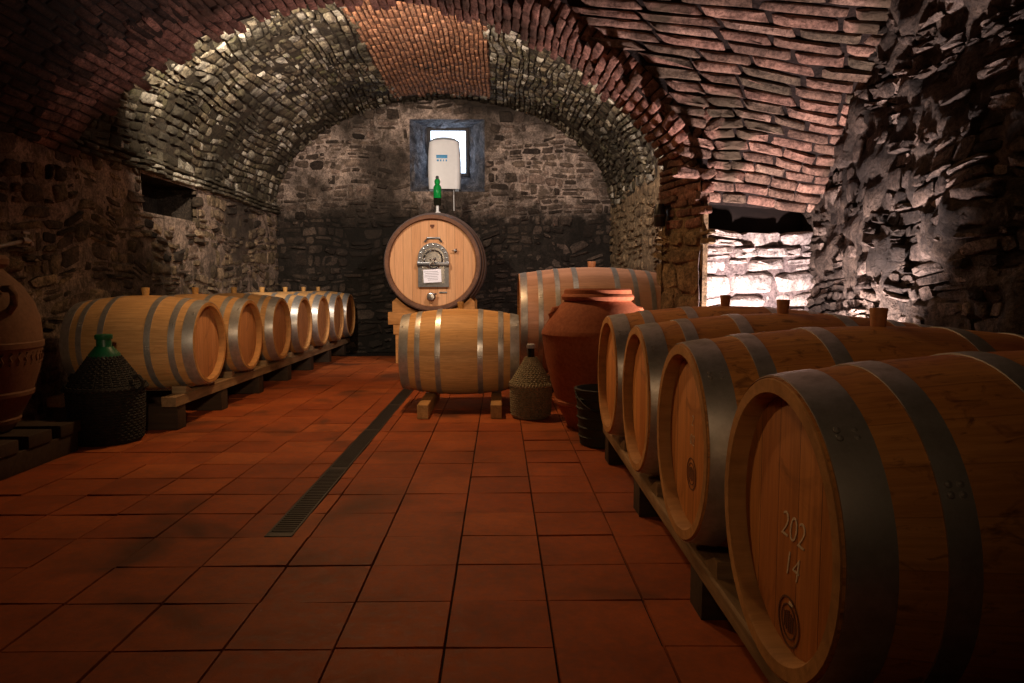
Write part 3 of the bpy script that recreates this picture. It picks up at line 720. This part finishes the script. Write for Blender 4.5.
mb = MB(); mb.lathe([(.022, 0), (.022, -.02), (.012, -.025), (.012, -.07), (.0005, -.072)], 14, 'Y', Matrix.Translation((.29, hy, CZ+.155))); mb.tube([(.29, hy-.05, CZ+.155), (.31, hy-.06, CZ+.18)], .008, 8); mb.tube([(.29, hy-.055, CZ+.155), (.245, hy-.06, CZ+.15)], .007, 8)
mb.build('sampling_tap', M['steel'], ck)
mb = MB(); mb.lathe([(.052, 0), (.052, -.015), (.035, -.02), (.035, -.09), (.042, -.09), (.042, -.11), (.0005, -.112)], 18, 'Y', Matrix.Translation((-.02, hy, CZ-.43))); mb.tube([(-.02, hy-.06, CZ-.43), (.03, hy-.075, CZ-.395), (.05, hy-.08, CZ-.39)], .012, 8); mb.lathe([(.05, -.055), (.058, -.06), (.05, -.065)], 18, 'Y', Matrix.Translation((-.02, hy, CZ-.43)))
mb.build('drain_valve', M['steel'], ck)
mb = MB(); mb.box((.13, hy-.006, CZ-.375), (.10, .006, .022), None, .002); mb.build('name_plate', M['steel_dark'], ck)
mb = MB(); mb.lathe([(.0005, -.02), (.04, -.02), (.04, .015), (.03, .03), (.0005, .03)], 18, 'Z', Matrix.Translation((.02, Lk*.5, CZ+Rkb))); mb.build('bung', M['white_tube'], ck)
# timber stand under it
sd = thing('cask_stand', 'orange timber stand carrying the large cask', 'stand', (-.855, 9.0, 0))
for y in (.17, 1.05):
    for s in (-1, 1):
        mb = MB(); mb.box((s*.42, y, .19), (.15, .14, .378), None, .006); mb.build('leg', M['stand'], sd)
    mb = MB(); mb.box((0, y, .44), (1.04, .16, .125), None, .006); mb.build('lower_beam', M['stand'], sd)
    mb = MB(); mb.box((0, y, .585), (1.17, .18, .16), None, .006); mb.build('cross_beam', M['stand'], sd)
    mb = MB(); rr = rk(y)+.012; pts = [(-.53, .667), (-.53, .80), (-.46, .86)]
    for k in range(11):
        a = math.radians(-48+9.6*k); pts.append((rr*math.sin(a), CZ+.622-rr*math.cos(a)))
    pts += [(.46, .86), (.53, .80), (.53, .667)]
    mb.prism(pts, y-.07, y+.07); mb.build('saddle', M['stand'], sd)

# bottle on the cask, box in the window
bt = thing('green_bottle', 'small green bottle with dark cap standing on the large cask', 'bottle', (-.84, 9.625, .622+CZ+Rkb+.028))
mb = MB(); mb.lathe([(.0005, 0), (.02, 0), (.02, .085), (.0005, .086)], 16); mb.build('stem', M['white_tube'], bt)
mb = MB(); mb.lathe([(.0005, .085), (.045, .086), (.05, .10), (.05, .17), (.052, .18), (.0005, .182)], 20); mb.build('holder', M['bottle_dark'], bt)
mb = MB(); mb.lathe([(.0005, .18), (.05, .182), (.054, .20), (.054, .32), (.046, .345), (.030, .36), (.038, .385), (.040, .41), (.028, .435), (.0005, .437)], 24); mb.build('glass', M['green_glass'], bt)
mb = MB(); mb.lathe([(.0005, .436), (.02, .437), (.022, .46), (.015, .478), (.0005, .48)], 14); mb.build('cap', M['black_plastic'], bt)

wx = thing('plastic_box', 'white rounded plastic box with blue panel standing in the window recess', 'box', (-.83, 10.80, 2.415))
mb = MB(); nz = 12; ring = []
for k in range(nz+1):
    z = .03+.73*k/nz; w = .235+.016*math.sin(PI*k/nz)-.012*(k/nz); d = .135
    ring.append([(sx, sy, z-.055*(abs(sx)/.24)**2.4*(k/nz)**6) for sx, sy in [(w*math.copysign(abs(math.cos(a))**.28, math.cos(a)), d*math.copysign(abs(math.sin(a))**.4, math.sin(a))) for a in [2*PI*q/32 for q in range(32)]]])
vs_ = [p for r_ in ring for p in r_]; fs_ = [(i*32+k, i*32+(k+1) % 32, (i+1)*32+(k+1) % 32, (i+1)*32+k) for i in range(nz) for k in range(32)]
top = len(vs_)
for q, (sc_, dz) in enumerate(((.97, .012), (.8, .03), (.45, .042))):
    vs_ += [(x*sc_, y*sc_, .76+dz-.055*(abs(x*sc_)/.24)**2.4) for x, y, z in ring[-1]]
    o0 = nz*32 if q == 0 else top+(q-1)*32; o1_ = top+q*32
    fs_ += [(o0+k, o0+(k+1) % 32, o1_+(k+1) % 32, o1_+k) for k in range(32)]
fs_.append(tuple(range(top+64, top+96))); fs_.append(tuple(range(31, -1, -1)))
mb.add(vs_, fs_); mb.build('body', M['white_plastic'], wx, True, 45)
mb = MB()
mb.add([(x*1.015, y*1.02, z-.006+dz) for dz in (0, .02) for x, y, z in ring[-1]], [(k, (k+1) % 32, 32+(k+1) % 32, 32+k) for k in range(32)]); mb.build('lid_band', M['grey_lid'], wx)
mb = MB(); mb.box((-.03, -.1375, .50), (.165, .004, .05), None, .001); bp = mb.build('blue_panel', M['blue'], wx)
mb = MB()
for k, w in enumerate((.03, .022, .014, .02)): mb.box((-.09+.042*k, -.1375, .445), (w, .004, .026))
mb.build('printed_mark', M['blue'], wx)
mb = MB()
for s in (-1, 1): mb.box((s*.19, 0, .012), (.06, .2, .036), None, .004)
mb.build('foot', M['grey_lid'], wx)
mb = MB(); mb.tube([(.14, -.10, .02), (.145, -.16, .0), (.145, -.165, -.08), (.147, -.165, -.30)], .007, 8); mb.build('cable', M['white_tube'], wx)

# ------------------------------------------------------------------ jars, demijohns, tub
def add_handle(mb, R0, z0, ang, sx=1):
    c, s = math.cos(ang), math.sin(ang)
    P = [(R0-.03, z0+.06), (R0+.05, z0+.075), (R0+.075, z0+.02), (R0+.055, z0-.05), (R0+.0, z0-.10)]
    mb.tube([(r*c, r*s, z) for r, z in P], [.026, .028, .026, .024, .022], 10)
jr = thing('terracotta_jar', 'big reddish terracotta jar with thick rim beside the right row of barrels', 'jar', (.69, 4.98, 0))
mb = MB(); mb.lathe([(.0005, 0), (.20, 0), (.215, .02), (.23, .06), (.275, .14), (.285, .165), (.30, .175), (.302, .195), (.292, .205), (.33, .33), (.365, .48), (.385, .60), (.392, .655), (.397, .665), (.394, .68), (.385, .70), (.33, .79), (.27, .865), (.232, .895), (.225, .905), (.225, .91)], 72)
mb.build('body', M['terracotta'], jr, True, 30)
mb = MB(); mb.lathe([(.20, .895), (.232, .895), (.25, .905), (.256, .925), (.248, .938), (.238, .945), (.234, .972), (.222, .982), (.195, .982), (.188, .95), (.2, .90)], 72); mb.build('rim', M['terracotta'], jr, True, 30)
for a in (3.25, .11):
    mb = MB(); c, q = math.cos(a), math.sin(a); mb.tube([(.27*c, .27*q, .845), (.315*c, .315*q, .835), (.335*c, .335*q, .80), (.325*c, .325*q, .765), (.33*c, .33*q, .75)], [.018, .02, .02, .018, .014], 10); mb.build('lug', M['terracotta'], jr)
mb = MB(); mb.lathe([(.0005, .87), (.20, .872), (.20, .90), (.0005, .90)], 40); mb.build('inner_lid', M['rack_dark'], jr)

am = thing('terracotta_jar', 'tall pale terracotta jar with relief bands at the left edge', 'jar', (-2.92, 3.92, .0))
mb = MB()
prof = [(.0005, .19), (.18, .19), (.195, .20), (.215, .235), (.228, .24), (.236, .262), (.23, .272), (.30, .40), (.308, .405), (.311, .425), (.306, .435), (.345, .56), (.362, .68), (.371, .685), (.373, .715), (.365, .722), (.358, .85), (.328, .95), (.27, 1.05), (.20, 1.12), (.175, 1.15)]
prof = [(r_*.93 if r_ > .01 else r_, .19+(z_-.19)*.95) for r_, z_ in prof]
mb.lathe(prof, 72); mb.build('body', M['terracotta_pale'], am, True, 30)
mb = MB(); mb.lathe([(.14, 1.09), (.162, 1.09), (.195, 1.12), (.20, 1.15), (.185, 1.17), (.15, 1.17), (.137, 1.11)], 56); mb.build('rim', M['terracotta_pale'], am, True, 30)
for a in (-.35, 2.3):
    mb = MB(); c, q = math.cos(a), math.sin(a); mb.tube([(r_*c, r_*q, z_) for r_, z_ in ((.285, .985), (.345, .985), (.365, .95), (.355, .90), (.315, .86))], [.02, .022, .021, .02, .018], 10); mb.build('handle', M['terracotta_pale'], am)
mb = MB()
for k in range(46):
    a = 2*PI*k/46
    mb.tube([(rr*math.cos(a+dx), rr*math.sin(a+dx), z) for z, rr, dx in ((.57, .324, 0), (.593, .328, .035), (.616, .331, 0), (.639, .334, .035))], .006, 5)
mb.build('relief_frieze', M['terracotta_pale'], am)
pl = thing('jar_plinth', 'dark low timber plinth under the tall pale jar', 'plinth', (-2.92, 3.92, 0))
for y in (-.28, 0, .28):
    mb = MB(); mb.box((0, y, .152), (.72, .2, .07), None, .006); mb.build('board', M['rack_dark'], pl)
for x in (-.3, .3):
    mb = MB(); mb.box((x, 0, .058), (.10, .72, .116), None, .005); mb.build('bearer', M['rack_dark'], pl)

def weave(mb, prof, pitch=.016, rad=.0085, nst=28, seed=0):
    """woven strands laid on a lathe profile: rounds plus upright stakes"""
    Ls = [0]
    for (a, b) in zip(prof[:-1], prof[1:]): Ls.append(Ls[-1]+math.hypot(b[0]-a[0], b[1]-a[1]))
    R = lambda s: (np.interp(s, Ls, [p[0] for p in prof]), np.interp(s, Ls, [p[1] for p in prof]))
    s = pitch/2; i = 0
    while s < Ls[-1]:
        r, z = R(s); n = nst*2; vs_ = []; fs_ = []
        for k in range(n):
            a = 2*PI*k/n; rr = r+.0045*(1 if (k//1+i) % 2 else -1)
            for q in range(5):
                w = 2*PI*q/5; vs_.append(((rr+rad*math.cos(w))*math.cos(a), (rr+rad*math.cos(w))*math.sin(a), z+rad*math.sin(w)))
        for k in range(n):
            l = (k+1) % n
            for q in range(5): fs_.append((k*5+q, l*5+q, l*5+(q+1) % 5, k*5+(q+1) % 5))
        mb.add(vs_, fs_); s += pitch; i += 1
    for k in range(nst):
        a = 2*PI*(k+.25)/nst
        mb.tube([((p[0]+.002)*math.cos(a), (p[0]+.002)*math.sin(a), p[1]) for p in prof], .006, 5)
def demijohn(name, label, loc, R, zs, zn, H, rn, wm, capm, glassm, group=None, collar=None):
    d = thing(name, label, 'demijohn', loc, group=group)
    lo = [(R*.93, .02), (R*.97, zs*.4), (R, zs*.85), (R*1.01, zs)]
    mb = MB(); weave(mb, lo, .017, .009, 32); mb.lathe([(.0005, .004), (R*.90, .004), (R*.95, .02), (R*.95, zs)], 40); mb.build('basket', wm, d)
    mb = MB(); mb.lathe([(R*1.0, zs-.012), (R*1.09, zs-.008), (R*1.12, zs+.006), (R*1.08, zs+.02), (R*.98, zs+.02)], 44, 'Z', None, True)
    for k in range(44):
        a = 2*PI*k/44; mb.tube([(R*1.12*math.cos(a), R*1.12*math.sin(a), zs-.004), (R*1.06*math.cos(a+.1), R*1.06*math.sin(a+.1), zs+.022)], .007, 5)
    mb.build('basket_rim', wm, d)
    up = [(R*.98, zs+.02), (R*.72, zs+(zn-zs)*.42), (rn*1.9, zn-.03), (rn*1.35, zn)]
    mb = MB(); weave(mb, up, .016, .0085, 26); mb.lathe([(p_[0]*.95, p_[1]) for p_ in up], 40); mb.build('basket_hood', wm, d)
    mb = MB(); mb.lathe([(rn*1.2, zn-.06), (rn, zn-.01), (rn*.97, H-.03), (rn*1.08, H-.03), (rn*1.08, H-.008), (.0005, H-.006)], 24); mb.build('neck', glassm, d)
    mb = MB(); mb.lathe([(rn*1.13, H-.03), (rn*1.16, H-.028), (rn*1.16, H-.002), (rn*1.0, H+.002), (.0005, H+.002)], 24); mb.build('cap', capm, d)
    if collar:
        mb = MB(); mb.lathe([(rn*2.15, zn-.05), (rn*2.05, zn-.02), (rn*1.3, zn+.02), (rn*1.2, zn+.03)], 28); mb.build('collar', collar, d)
    return d
demijohn('wicker_demijohn', 'straw-covered demijohn between the middle barrel and the terracotta jar', (.235, 5.33, 0), .152, .25, .46, .56, .028, M['wicker'], M['grey_cap'], M['bottle_dark'], 'wicker demijohns')
dj = demijohn('wicker_demijohn', 'dark wicker demijohn with green cap in front of the left row', (-2.54, 4.55, 0), .218, .35, .585, .69, .045, M['wicker_dark'], M['green_cap'], M['green_cap'], 'wicker demijohns', M['green_cap'])
mb = MB()
for a in (-.25, PI-.25):
    mb = MB(); c, s = math.cos(a), math.sin(a)
    mb.tube([((.245+q)*c, (.245+q)*s, z) for q, z in ((0, .33), (.03, .36), (.035, .40), (.01, .43), (-.03, .42))], .012, 8)
    mb.build('handle', M['wicker_dark'], dj)
tb = thing('dark_tub', 'dark ribbed tub on the floor in front of the reddish jar', 'tub', (.655, 4.40, 0))
mb = MB(); mb.lathe([(.0005, .004), (.145, .004), (.15, .01), (.176, .34), (.186, .345), (.188, .36), (.172, .362), (.166, .34), (.14, .03), (.0005, .03)], 48); mb.build('body', M['bucket'], tb, True, 35)
mb = MB()
for z in (.06, .12, .18, .24, .30): r_ = .151+.026*z/.34; mb.lathe([(r_, z-.008), (r_+.006, z), (r_, z+.008)], 48)
mb.build('rib', M['bucket'], tb)
mb = MB(); mb.tube([(.183*math.cos(a), .183*math.sin(a), .352-.13*max(0, math.sin(a-PI))) for a in [PI+PI*k/14 for k in range(15)]], .006, 7); mb.build('bail_handle', M['iron'], tb)

# ------------------------------------------------------------------ small fittings
dg_ = thing('floor_drain', 'narrow iron grate drain running along the tiled floor', 'drain', ((DX0+DX1)/2, 5.38, 0)); L_ = 5.22
mb = MB(); mb.box((0, 0, -.0105), (DX1-DX0-.004, L_, .002)); mb.build('channel', M['pit'], dg_, False)
mb = MB()
for s in (-1, 1): mb.box((s*.050, 0, -.004), (.008, L_, .012))
for s in (-1, 1): mb.box((0, s*L_/2, -.004), (.108, .008, .012))
mb.build('frame', M['iron'], dg_, False)
mb = MB(); k = -L_/2+.02; q = 0
while k < L_/2-.01:
    mb.box((0, k, -.004), (.094, .012 if q % 40 else .05, .009)); k += .026; q += 1
mb.build('grate', M['iron'], dg_, False)

lp = thing('wall_lamp', 'small black wall lamp on the brick pier under the arch', 'lamp', (XP+.0, 5.53, 1.55))
mb = MB(); mb.box((.02, 0, -.02), (.02, .06, .12), None, .004); mb.build('bracket', M['lamp_black'], lp)
mb = MB(); mb.lathe([(.0005, -.09), (.038, -.09), (.045, -.08), (.045, .02), (.038, .06), (.03, .085), (.028, .085), (.026, .06), (.0005, .055)], 24, 'Z', Matrix.Translation((-.045, 0, 0))); mb.build('housing', M['lamp_black'], lp)
mb = MB(); mb.lathe([(.046, -.005), (.049, 0), (.049, .01), (.046, .014)], 24, 'Z', Matrix.Translation((-.045, 0, -.01))); mb.build('collar', M['steel_dark'], lp)

pi_ = thing('water_pipe', 'thin metal pipe with a valve on the dark left wall', 'pipe', (XL+.07, 4.70, 1.26))
mb = MB(); mb.tube([(0, -.55, -.10), (0, .0, .0), (.0, .22, .045)], .014, 10); mb.build('tube', M['copper'], pi_)
mb = MB(); mb.lathe([(.0005, -.03), (.026, -.03), (.03, 0), (.026, .03), (.0005, .03)], 14, 'Y', Matrix.Translation((0, .24, .048))); mb.tube([(0, .27, .05), (0, .30, .05), (0, .31, .02)], .016, 8); mb.tube([(0, .25, .05), (0, .255, .095)], .011, 8); mb.box((0, .26, .105), (.02, .07, .018), None, .004)
mb.build('valve', M['copper'], pi_)
mb = MB(); mb.box((-.035, 0, 0), (.07, .02, .05), None, .004); mb.build('clip', M['iron'], pi_)

# floor uplight behind the right row
ul = thing('floor_uplight', 'small black uplight on the floor behind the right row of barrels', 'lamp', (2.02, 4.32, 0))
mb = MB(); mb.lathe([(.0005, .001), (.09, .001), (.09, .02), (.06, .03), (.06, .10), (.075, .15), (.07, .15), (.055, .11), (.0005, .105)], 24); mb.build('housing', M['lamp_black'], ul)

# ------------------------------------------------------------------ light
def lamp(kind, loc, target, power, col, size=.1, spot=None, blend=.5):
    d = bpy.data.lights.new('lamp', kind); d.energy = power; d.color = col
    if kind == 'AREA': d.shape = 'DISK'; d.size = size
    else: d.shadow_soft_size = size
    if spot: d.spot_size = math.radians(spot); d.spot_blend = blend
    o = bpy.data.objects.new('light', d); COL.objects.link(o); o.location = loc
    o.rotation_euler = (Vector(target)-Vector(loc)).to_track_quat('-Z', 'Y').to_euler()
    return o
WARM = (1, .72, .46)
lamp('SPOT', (2.02, 4.32, .22), (1.72, 5.0, 1.9), 520, (1, .79, .76), .06, 122, .5)            # uplight at the niche
lamp('SPOT', (-2.0, 5.74, 3.16), (-2.1, 9.0, 3.7), 360, (1, .85, .67), .05, 150, .5)             # lamps on the back of the arch, over the vault
lamp('SPOT', (.70, 5.74, 2.92), (.6, 9.0, 3.3), 320, (1, .82, .72), .05, 150, .5)
lamp('SPOT', (-.95, 5.72, 3.13), (-.45, 4.9, 0), 205, (1, .58, .26), .12, 130, .8)
lamp('SPOT', (.2, -1.0, 2.0), (-1.6, 6.2, .75), 520, (1, .70, .42), .12, 34, 1.0)                # lamps by the entrance behind the visitor
lamp('SPOT', (-2.55, 5.35, 2.35), (.6, 2.5, .5), 140, (1, .54, .21), .10, 46, 1.0)               # added spot without a fitting, brightens the right row's heads
lamp('SPOT', (-.7, -1.0, 2.2), (1.1, 4.9, .7), 60, (1, .60, .30), .15, 58, 1.0)
w = bpy.data.worlds.new('world'); SC.world = w; w.use_nodes = True
w.node_tree.nodes['Background'].inputs[0].default_value = (.5, .6, .8, 1); w.node_tree.nodes['Background'].inputs[1].default_value = .0

# ------------------------------------------------------------------ camera
cam = bpy.data.cameras.new('camera'); co = bpy.data.objects.new('camera', cam); COL.objects.link(co)
co.location = (0, 0, 1.0); co.rotation_euler = (math.radians(90-4.5), 0, math.radians(-.975))
cam.sensor_width = 36; cam.lens = 36*705/1024; cam.clip_start = .02
SC.camera = co
vs = SC.view_settings
SC.view_settings.view_transform = 'Standard'; SC.view_settings.look = 'None'; SC.view_settings.gamma = 1; SC.view_settings.exposure = 0; SC.view_settings.use_curve_mapping = False
